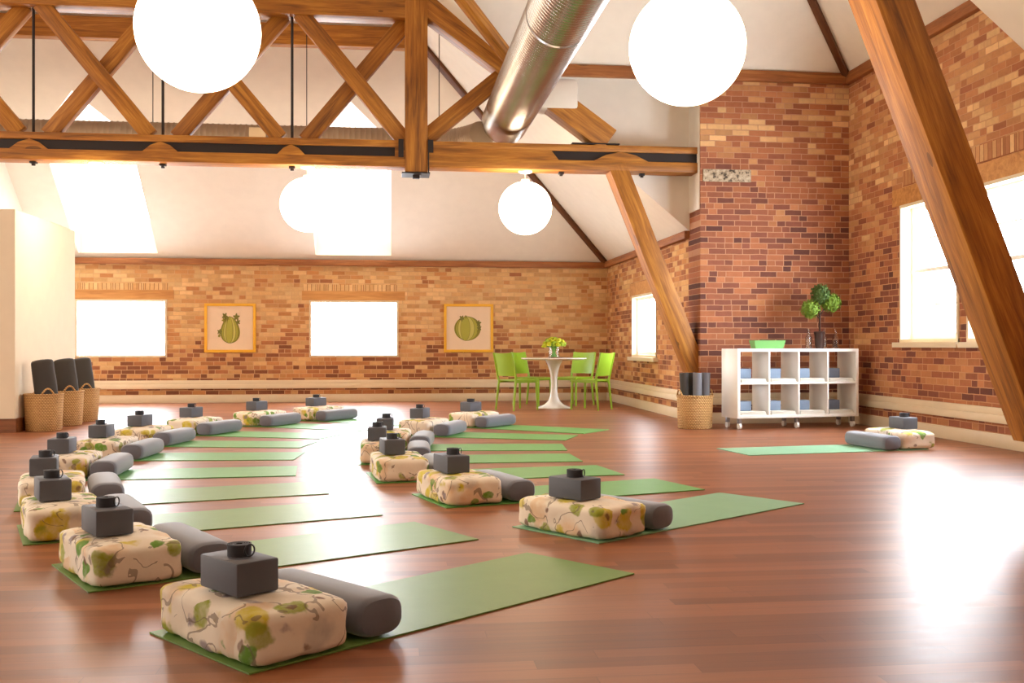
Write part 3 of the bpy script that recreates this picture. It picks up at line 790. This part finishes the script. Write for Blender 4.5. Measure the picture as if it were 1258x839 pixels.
# ------------------------------------------------------------------ table, chairs, flowers
TX, TY = 2.46, 15.38
t = thing('tulip_table', 'small round white pedestal table between the lime green chairs', 'table', (TX, TY, 0))
lathe('pedestal', M['tulip_white'], [(0, 0), (.27, 0), (.272, .008), (.22, .022), (.15, .05), (.095, .10), (.062, .17), (.048, .27), (.046, .37), (.052, .47), (.07, .57), (.1, .66), (.135, .728), (0, .728)], t, 48)
lathe('tabletop', M['tulip_white'], [(0, .729), (.46, .729), (.495, .742), (.50, .75), (.496, .755), (0, .755)], t, 64)
def make_chair(loc, rz, label):
    c = thing('lime_chair', label, 'chair', loc, rz, 'lime green chairs at the white table'); G = M['green_plastic']
    # faces +X ; seat
    bm = bmesh.new(); nx, ny = 10, 10; vs = {}
    for i in range(nx + 1):
        for j in range(ny + 1):
            u, v = i / nx, j / ny; x = -0.20 + 0.42 * u; y = (-0.21 + 0.42 * v) * (1 - 0.07 * (1 - u)); z = 0.448 - 0.012 * math.sin(PI * u) * math.sin(PI * v) - 0.02 * max(0, u - .85) / .15
            vs[i, j] = bm.verts.new((x, y, z))
    for i in range(nx):
        for j in range(ny): bm.faces.new((vs[i, j], vs[i + 1, j], vs[i + 1, j + 1], vs[i, j + 1]))
    r = bmesh.ops.extrude_face_region(bm, geom=bm.faces[:]); [setattr(v, 'co', v.co - Vector((0, 0, .022))) for v in r['geom'] if isinstance(v, bmesh.types.BMVert)]
    mesh_obj('seat', bm, G, c, 'auto')
    bm = bmesh.new(); vs = {}
    for i in range(11):
        for j in range(9):
            u, v = i / 10, j / 8; y = -0.205 + 0.41 * u; z = 0.50 + 0.33 * v + 0.012 * abs(2 * u - 1) ** 2 * v
            x = -0.215 - 0.075 * v + 0.0 - 0.028 * (1 - (2 * u - 1) ** 2)
            vs[i, j] = bm.verts.new((x, y, z))
    for i in range(10):
        for j in range(8): bm.faces.new((vs[i, j], vs[i + 1, j], vs[i + 1, j + 1], vs[i, j + 1]))
    r = bmesh.ops.extrude_face_region(bm, geom=bm.faces[:]); [setattr(v, 'co', v.co + Vector((0.012, 0, 0))) for v in r['geom'] if isinstance(v, bmesh.types.BMVert)]
    mesh_obj('backrest', bm, G, c, 'auto')
    for s in (-1, 1):
        tube('back_frame', G, [(-.205, s * .2, .44), (-.215, s * .208, .5), (-.29, s * .212, .84)], [.018, .016, .013], c, 10)
        tube('leg', G, [(.19, s * .19, .44), (.205, s * .205, 0)], [.019, .014], c, 10)
        tube('leg', G, [(-.20, s * .195, .44), (-.25, s * .21, 0)], [.019, .014], c, 10)
    bm = bmesh.new(); add_box(bm, -.2, .2, -.19, -.165, .40, .43); add_box(bm, -.2, .2, .165, .19, .40, .43); add_box(bm, .175, .2, -.17, .17, .40, .43); mesh_obj('apron', bm, G, c)
    return c
ch = make_chair((1.86, 14.98, 0), math.radians(32), 'lime green chair at the left end of the round white table')
dup(ch, (2.24, 16.03, 0), math.radians(-38), 'lime green chair behind the white table, on its left')
dup(ch, (2.88, 16.03, 0), math.radians(180 + 42), 'lime green chair behind the white table, on its right')
dup(ch, (2.93, 14.93, 0), math.radians(180 - 40), 'lime green chair at the right end of the round white table')

def glass(name, c, rough=0.05):
    t = NT(name); return t.set(color=c, rough=rough, trans=1.0, ior=1.3)
M['glass'] = glass('clear_glass', (0.95, 0.97, 0.97, 1))
v = thing('glass_vase', 'clear glass vase of green stems on the white round table', 'vase', (TX - .0, TY, 0.7555))
lathe('vase_body', M['glass'], [(0, 0), (.072, 0), (.08, .01), (.082, .16), (.078, .16), (.074, .012), (0, .012)], v, 32)
fb = thing('flower_bouquet', 'round bouquet of lime yellow flowers in the glass vase', 'flowers', (TX, TY, 0.7555))
bm = bmesh.new(); rg = random.Random(5); heads = []
for k in range(26):
    a = k * 2.399; rr = 0.17 * math.sqrt((k + .5) / 26); z = 0.285 - 0.1 * (rr / .17) ** 2 + rg.uniform(-.01, .012)
    p = (rr * math.cos(a), rr * math.sin(a), z); heads.append(p)
    add_tube(bm, [(0.055 * math.cos(a + 2.5) * rg.random(), 0.055 * math.sin(a + 2.5) * rg.random(), 0.02), (0.04 * math.cos(a), 0.04 * math.sin(a), 0.16), p], 0.005, 6)
mesh_obj('stems', bm, M['stem'], fb, True)
for k, p in enumerate(heads):
    bm = bmesh.new()
    for q in range(16):
        n = Vector((rg.gauss(0, 1), rg.gauss(0, 1), rg.gauss(0.5, 1))).normalized()
        R_ = n.to_track_quat('Z', 'Y').to_matrix().to_4x4(); R_.translation = Vector(p) + n * 0.026
        vs = [bm.verts.new(R_ @ Vector(w)) for w in ((-.02, 0, 0), (0, -.016, .006), (.026, 0, .014), (0, .016, .006))]; bm.faces.new(vs)
    bmesh.ops.create_icosphere(bm, subdivisions=2, radius=0.028, matrix=Matrix.Translation(p))
    mesh_obj('blossom', bm, M['flower'] if k % 3 else M['flower2'], fb)

# ------------------------------------------------------------------ pictures
def picture(loc, w, h, label, kind):
    p = thing('framed_print', label, 'picture', loc, 0, None)
    fw = 0.045; bm = bmesh.new()
    for q in ((-w / 2, w / 2, -.035, 0, h - fw, h), (-w / 2, w / 2, -.035, 0, 0, fw), (-w / 2, -w / 2 + fw, -.035, 0, fw, h - fw), (w / 2 - fw, w / 2, -.035, 0, fw, h - fw)): add_box(bm, *q, 0.004)
    mesh_obj('frame', bm, M['goldframe'], p)
    box('print_sheet', M['paper'], -w / 2 + fw, w / 2 - fw, -.014, -.004, fw, h - fw, p)
    # melon drawing: overlapping ribs
    g = [plain('melon_rib_%s' % n, c, .8) for n, c in (('olive', srgb(142, 134, 50)), ('green', srgb(172, 166, 66)), ('pale', srgb(198, 188, 96)), ('deep', srgb(122, 118, 52)))]
    if kind == 0: cx, cz, ax, az = 0.0, h * .46, .155, .22
    else: cx, cz, ax, az = -0.02, h * .49, .225, .205
    def blob(name, m, pts, y):
        bm = bmesh.new(); a = [bm.verts.new((q[0], y, q[1])) for q in pts]; bm.faces.new(a); mesh_obj(name, bm, m, p)
    for k, f in enumerate((1.0, .84, .62, .36)):
        n = 40; pts = []
        off = (-.06 if kind else -.02) * (1 - f)
        for q in range(n):
            a = 2 * PI * q / n
            x = math.cos(a) * ax * f + off; z = math.sin(a) * az
            if kind == 0: x *= 1 - 0.22 * math.sin(a)
            pts.append((cx + x, cz + z))
        blob('melon_drawing', [g[0], g[1], g[2], g[1]][k], pts, -.0150 - .0007 * k)
        if k:
            bm = bmesh.new(); pr_ = [(a_[0], -.0150 - .0007 * k - .0004, a_[1]) for a_ in pts]; add_tube(bm, pr_ + [pr_[0]], 0.003, 5, False); mesh_obj('rib_line', bm, g[3], p)
    def leafy(x, z, s, rot):
        pts = []
        for q in range(22):
            a = 2 * PI * q / 22; r = s * .72 * (1 + .35 * math.cos(5 * a + 1)) ; pts.append((x + r * math.cos(a + rot), z + r * math.sin(a + rot) * 1.2))
        blob('leaf_drawing', g[3] if s > .04 else g[0], pts, -.0182)
    if kind == 0:
        leafy(-.085, h * .74, .055, 0); leafy(-.10, h * .66, .04, 1); leafy(.10, h * .72, .06, .5); leafy(.125, h * .62, .045, 2); leafy(-.17, h * .42, .045, 1.5); leafy(-.175, h * .34, .03, .3); leafy(-.04, h*.70, .04, .9)
    else:
        leafy(-.12, h * .70, .05, 0); leafy(-.05, h * .73, .03, 1); leafy(.17, h * .60, .05, .5); leafy(.18, h * .50, .045, 2); leafy(.16, h * .44, .03, 1.5)
    return p
picture((-2.635, YB - .001, 0.83), 0.83, 0.81, 'gold framed print of a tall oval melon, on the brick wall between windows', 0)
picture((1.315, YB - .001, 0.83), 0.84, 0.82, 'gold framed print of a round green melon, on brick left of the chairs', 1)

# ------------------------------------------------------------------ baskets
def basket(loc, r0, r1, h, label, rz=0.0):
    b = thing('wicker_basket', label, 'basket', loc, rz, 'round wicker baskets')
    lathe('basket_body', M['wicker'], [(0, 0), (r0 - .01, 0), (r0, .012), (r0 * .55 + r1 * .45, h * .5), (r1, h - .01), (r1 - .004, h), (r1 - .016, h), (r0 - .018, .03), (0, .03)], b, 48)
    bm = bmesh.new(); add_tube(bm, [(r1 * math.cos(2 * PI * k / 40) * .985, r1 * math.sin(2 * PI * k / 40) * .985, h) for k in range(41)], 0.012, 8, False); mesh_obj('rim', bm, M['wicker'], b, True)
    for s in (0, 1):
        a0 = s * PI; pts = [((r1 - .005) * math.cos(a0 + u), (r1 - .005) * math.sin(a0 + u), h + .005 + 0.065 * math.cos(u / .33 * PI / 2)) for u in [(-.33 + .66 * k / 10) for k in range(11)]]
        bm = bmesh.new(); add_tube(bm, pts, 0.010, 8); mesh_obj('handle', bm, M['wicker'], b, True)
    return b
basket((-3.845, 11.98, 0), .19, .205, .40, 'wicker basket nearest the camera in the row along the cream partition', math.radians(-60))
basket((-3.845, 12.75, 0), .185, .205, .40, 'middle wicker basket in the row along the cream partition', math.radians(-60))
basket((-3.845, 13.42, 0), .185, .205, .40, 'farthest wicker basket in the row by the cream partition', math.radians(-60))
basket((3.46, 11.42, 0), .195, .205, .37, 'pale wicker basket of grey rolled mats beside the white shelf unit', math.radians(10))
def roll(loc, tilt, r, L, m, label, group, rz=0):
    bm = bmesh.new(); n = 90; turns = 5
    pin, pou = [], []
    for i in range(n + 1):
        a = 2 * PI * turns * i / n; rr = r * (.15 + .79 * i / n); pin.append((rr * math.cos(a), rr * math.sin(a))); pou.append(((rr + r * .13) * math.cos(a), (rr + r * .13) * math.sin(a)))
    va = [[bm.verts.new((p[0], p[1], z)) for p in pin] for z in (0, L)]; vb = [[bm.verts.new((p[0], p[1], z)) for p in pou] for z in (0, L)]
    for i in range(n):
        bm.faces.new((va[0][i], va[0][i + 1], va[1][i + 1], va[1][i])); bm.faces.new((vb[0][i + 1], vb[0][i], vb[1][i], vb[1][i + 1])); bm.faces.new((va[1][i], va[1][i + 1], vb[1][i + 1], vb[1][i])); bm.faces.new((va[0][i], vb[0][i], vb[0][i + 1], va[0][i + 1]))
    bm.faces.new((va[0][n], vb[0][n], vb[1][n], va[1][n])); bm.faces.new((va[0][0], va[1][0], vb[1][0], vb[0][0]))
    o = mesh_obj('rolled_mat', bm, m, None, 'auto'); o.location = loc; o.rotation_euler = (tilt[0], tilt[1], rz)
    return tag(o, label, 'rolled mat', group)
M['dark_bolster'] = M['rollcloth']
bodyme = [c for c in st_root.children if c.name.startswith('bolster_body')][0].data.copy(); bodyme.materials.clear(); bodyme.materials.append(M['rollcloth'])
capsme = [c.data.copy() for c in st_root.children if c.name.startswith('end_panel')]
for c_ in capsme: c_.materials.clear(); c_.materials.append(M['rollcloth'])
for (y, w) in ((11.98, 'in the nearest of the three wicker baskets'), (12.75, 'in the middle of the three wicker baskets'), (13.42, 'in the farthest of the three wicker baskets')):
    r = thing('standing_bolster', 'dark charcoal bolster standing tilted %s' % w, 'bolster', (-3.80, y + 0.02, 0.44), 0, 'dark bolsters standing in the baskets')
    X_ = Vector((-.13, 0.0, 1)).normalized(); Z_ = Vector((0, 1, 0)); Y_ = Z_.cross(X_)
    m_ = Matrix((X_, Y_, Z_)).transposed().to_4x4() @ Matrix.Rotation(0.25, 4, 'X') @ Matrix.Diagonal((1.0, 1.25, 1.1, 1)); m_.translation = (-3.825, y + 0.0, 0.475); r.matrix_world = m_
    for nm, me in [('bolster_body', bodyme)] + [('end_panel', q) for q in capsme]:
        c_ = bpy.data.objects.new(nm, me); COL.objects.link(c_); c_.parent = r; c_.location = (0, 0, -0.068)
for k, (dx, dy, tx, ty, nm) in enumerate(((-.120, -.02, 0.0, -.06, 'leftmost'), (.0, -.09, .0, .0, 'front middle'), (.120, -.02, 0.0, .06, 'rightmost'), (.0, .05, -.05, .0, 'rear'))):
    roll((3.46 + dx * .85, 11.42 + dy, 0.035), (tx, ty), 0.052 if k != 1 else 0.05, 0.60, M['rollgrey'] if k in (1, 2) else M['rollcloth'], '%s rolled grey mat standing in the basket beside the white shelf unit' % nm, 'rolled mats in the right basket', 0.4 * k)

# ------------------------------------------------------------------ shelf unit
SR = math.radians(9)
S0 = Vector((3.86, 11.12, 0))
s = thing('shelf_unit', 'white eight compartment open shelf unit on casters by the brick corner', 'shelf', S0, SR)
SWD, SD, SZ0, SZ1, tk = 1.56, 0.38, 0.125, 0.91, 0.035
WP = M['whitepaint']
def sp(n, *q): return box(n, WP, *q, s, 0.002)
sp('side_panel', 0, tk, 0, SD, SZ0, SZ1); sp('side_panel', SWD - tk, SWD, 0, SD, SZ0, SZ1)
sp('top_panel', tk, SWD - tk, 0, SD, SZ1 - tk, SZ1); sp('bottom_panel', tk, SWD - tk, 0, SD, SZ0, SZ0 + tk)
zm = (SZ0 + SZ1) / 2; sp('shelf', tk, SWD - tk, .003, SD, zm - .012, zm + .012)
cw = (SWD - 2 * tk - 3 * .02) / 4
cells = []
for k in range(4):
    x0 = tk + k * (cw + .02); cells.append(x0)
    if k:
        sp('divider', x0 - .02, x0, .002, SD, zm + .012, SZ1 - tk); sp('divider', x0 - .02, x0, .002, SD, SZ0 + tk, zm - .012)
for cx_, cy_ in ((.05, .05), (SWD / 2, .05), (SWD - .05, .05), (.05, SD - .05), (SWD / 2, SD - .05), (SWD - .05, SD - .05)):
    cst = box('caster', M['steel'], cx_ - .02, cx_ + .02, cy_ - .02, cy_ + .02, .065, SZ0, s, 0.002)
    bm = bmesh.new(); add_tube(bm, [(cx_ - .013, cy_, .037), (cx_ + .013, cy_, .037)], 0.036, 20); mesh_obj('wheel', bm, M['whitepaint'], cst, 'auto')
def on_shelf(x, y, z): return S0 + Vector((x * math.cos(SR) - y * math.sin(SR), x * math.sin(SR) + y * math.cos(SR), z))
bm = bmesh.new(); add_box(bm, -0.10, 0.10, -0.06, 0.06, 0, 0.11, 0.006); sb = mesh_obj('foam_block', bm, M['foam_blue'], None, 'auto')
bm = bmesh.new()
for q in range(3): add_box(bm, -0.16, 0.16 - .006 * q, -0.13, 0.13, q * .014, q * .014 + .012, 0.004)
bk0 = mesh_obj('folded_cloth', bm, M['blanket'], None, 'auto')
colname = ['first', 'second', 'third', 'fourth']
f1 = True
for r_, zf in ((0, SZ0 + tk), (1, zm + .012)):
    for k in range(4):
        desc = '%s row, %s cell from left of the white shelf unit' % (['lower', 'upper'][r_], colname[k])
        a = bk0 if f1 else bk0.copy(); b = sb if f1 else sb.copy()
        if not f1: COL.objects.link(a); COL.objects.link(b)
        a.location = on_shelf(cells[k] + cw / 2 + .003, .145, zf); a.rotation_euler = (0, 0, SR)
        tag(a, 'white folded cloths, %s' % desc, 'cloth', 'folded cloths in the shelf unit')
        b.location = on_shelf(cells[k] + .115 + (.02 if k == 3 else 0), .20, zf + .041); b.rotation_euler = (0, 0, SR)
        tag(b, 'blue grey foam block, %s' % desc, 'foam block', 'foam blocks in the shelf unit')
        if k == 3:
            b.data = b.data.copy(); b.data.materials.clear(); b.data.materials.append(M['foam']); b['label'] = 'dark grey foam block, %s' % desc
        f1 = False
# green planter
p = on_shelf(0.47, .17, SZ1)
bm = bmesh.new()
def frustum(bm, a, b, c, d_, z0, z1):
    lo = [bm.verts.new(v) for v in ((-a, -b, z0), (a, -b, z0), (a, b, z0), (-a, b, z0))]; hi = [bm.verts.new(v) for v in ((-c, -d_, z1), (c, -d_, z1), (c, d_, z1), (-c, d_, z1))]
    for k in range(4): bm.faces.new((lo[k], lo[(k + 1) % 4], hi[(k + 1) % 4], hi[k]))
    return lo, hi
lo, hi = frustum(bm, .175, .05, .20, .065, 0, .095); bm.faces.new(lo[::-1])
lo2, hi2 = frustum(bm, .165, .042, .188, .053, .012, .095); bm.faces.new(lo2)
for k in range(4): bm.faces.new((hi[k], hi[(k + 1) % 4], hi2[(k + 1) % 4], hi2[k]))
o = mesh_obj('green_tray', bm, M['planter']); o.location = p; o.rotation_euler = (0, 0, SR)
tag(o, 'long green tray standing on top of the white shelf unit', 'tray')
# topiary
tp = thing('potted_topiary', 'dark potted topiary with three round leafy heads on the shelf unit', 'plant', on_shelf(1.17, .2, SZ1))
lathe('pot', M['pot'], [(0, 0), (.045, 0), (.05, .02), (.058, .16), (.066, .19), (.058, .2), (.05, .18), (0, .175)], tp, 28)
bm = bmesh.new(); add_tube(bm, [(0, 0, .15), (.005, 0, .35), (0, 0, .50), (.0, 0, .62)], .011, 8); add_tube(bm, [(0, 0, .35), (-.06, 0, .42), (-.10, 0, .46)], .007, 8); add_tube(bm, [(0, 0, .38), (.06, .01, .46), (.12, .02, .52)], .007, 8); mesh_obj('trunk', bm, M['bark'], tp, True)
def leafball(c, r, m, seed):
    rg = random.Random(seed); bm = bmesh.new()
    bmesh.ops.create_icosphere(bm, subdivisions=2, radius=r * .72, matrix=Matrix.Translation(c))
    for q in range(420):
        n = Vector((rg.gauss(0, 1), rg.gauss(0, 1), rg.gauss(0, 1))).normalized(); R_ = (n + Vector((rg.uniform(-.6, .6), rg.uniform(-.6, .6), rg.uniform(-.6, .6)))).normalized().to_track_quat('Z', 'Y').to_matrix().to_4x4()
        R_.translation = Vector(c) + n * r * rg.uniform(.72, 1.0); R_ = R_ @ Matrix.Rotation(rg.uniform(0, 6.28), 4, 'Z')
        vs = [bm.verts.new(R_ @ Vector(w)) for w in ((-.02, 0, 0), (0, -.010, .004), (.02, 0, 0), (0, .010, .004))]; bm.faces.new(vs)
    mesh_obj('foliage_ball', bm, m, tp)
leafball((-.11, 0, .46), .115, M['leaf'], 1); leafball((.015, 0, .64), .12, M['leafdark'], 2); leafball((.15, .02, .54), .12, M['leaf'], 3)
bm = bmesh.new(); add_lathe(bm, [(0, 0), (.032, 0), (.034, .01), (.034, .13), (.014, .17), (.013, .22), (.010, .22), (.011, .17), (.030, .128), (.030, .012), (0, .012)], 20)
gb = mesh_obj('glass_bottle', bm, M['glass'], None, 'auto')
for k, (x, y, nm) in enumerate(((1.00, .16, 'left of the topiary pot'), (1.075, .27, 'close behind the topiary pot on its left'), (1.27, .26, 'close to the topiary pot on its right'), (1.35, .15, 'at the right end of the shelf top'))):
    o = gb if k == 0 else gb.copy()
    if k: COL.objects.link(o)
    o.location = on_shelf(x, y, SZ1); tag(o, 'clear glass bottle %s' % nm, 'bottle', 'clear bottles on the shelf unit')

# ------------------------------------------------------------------ light
wd = bpy.data.worlds.new('world'); SC.world = wd; wd.use_nodes = True
bg = wd.node_tree.nodes['Background']; bg.inputs[0].default_value = (1.0, 0.90, 0.77, 1); bg.inputs[1].default_value = 1.8
SC.view_settings.view_transform = 'Standard'; SC.view_settings.look = 'None'
SC.view_settings.exposure = 1.08; SC.view_settings.gamma = 1.0; SC.view_settings.use_curve_mapping = False
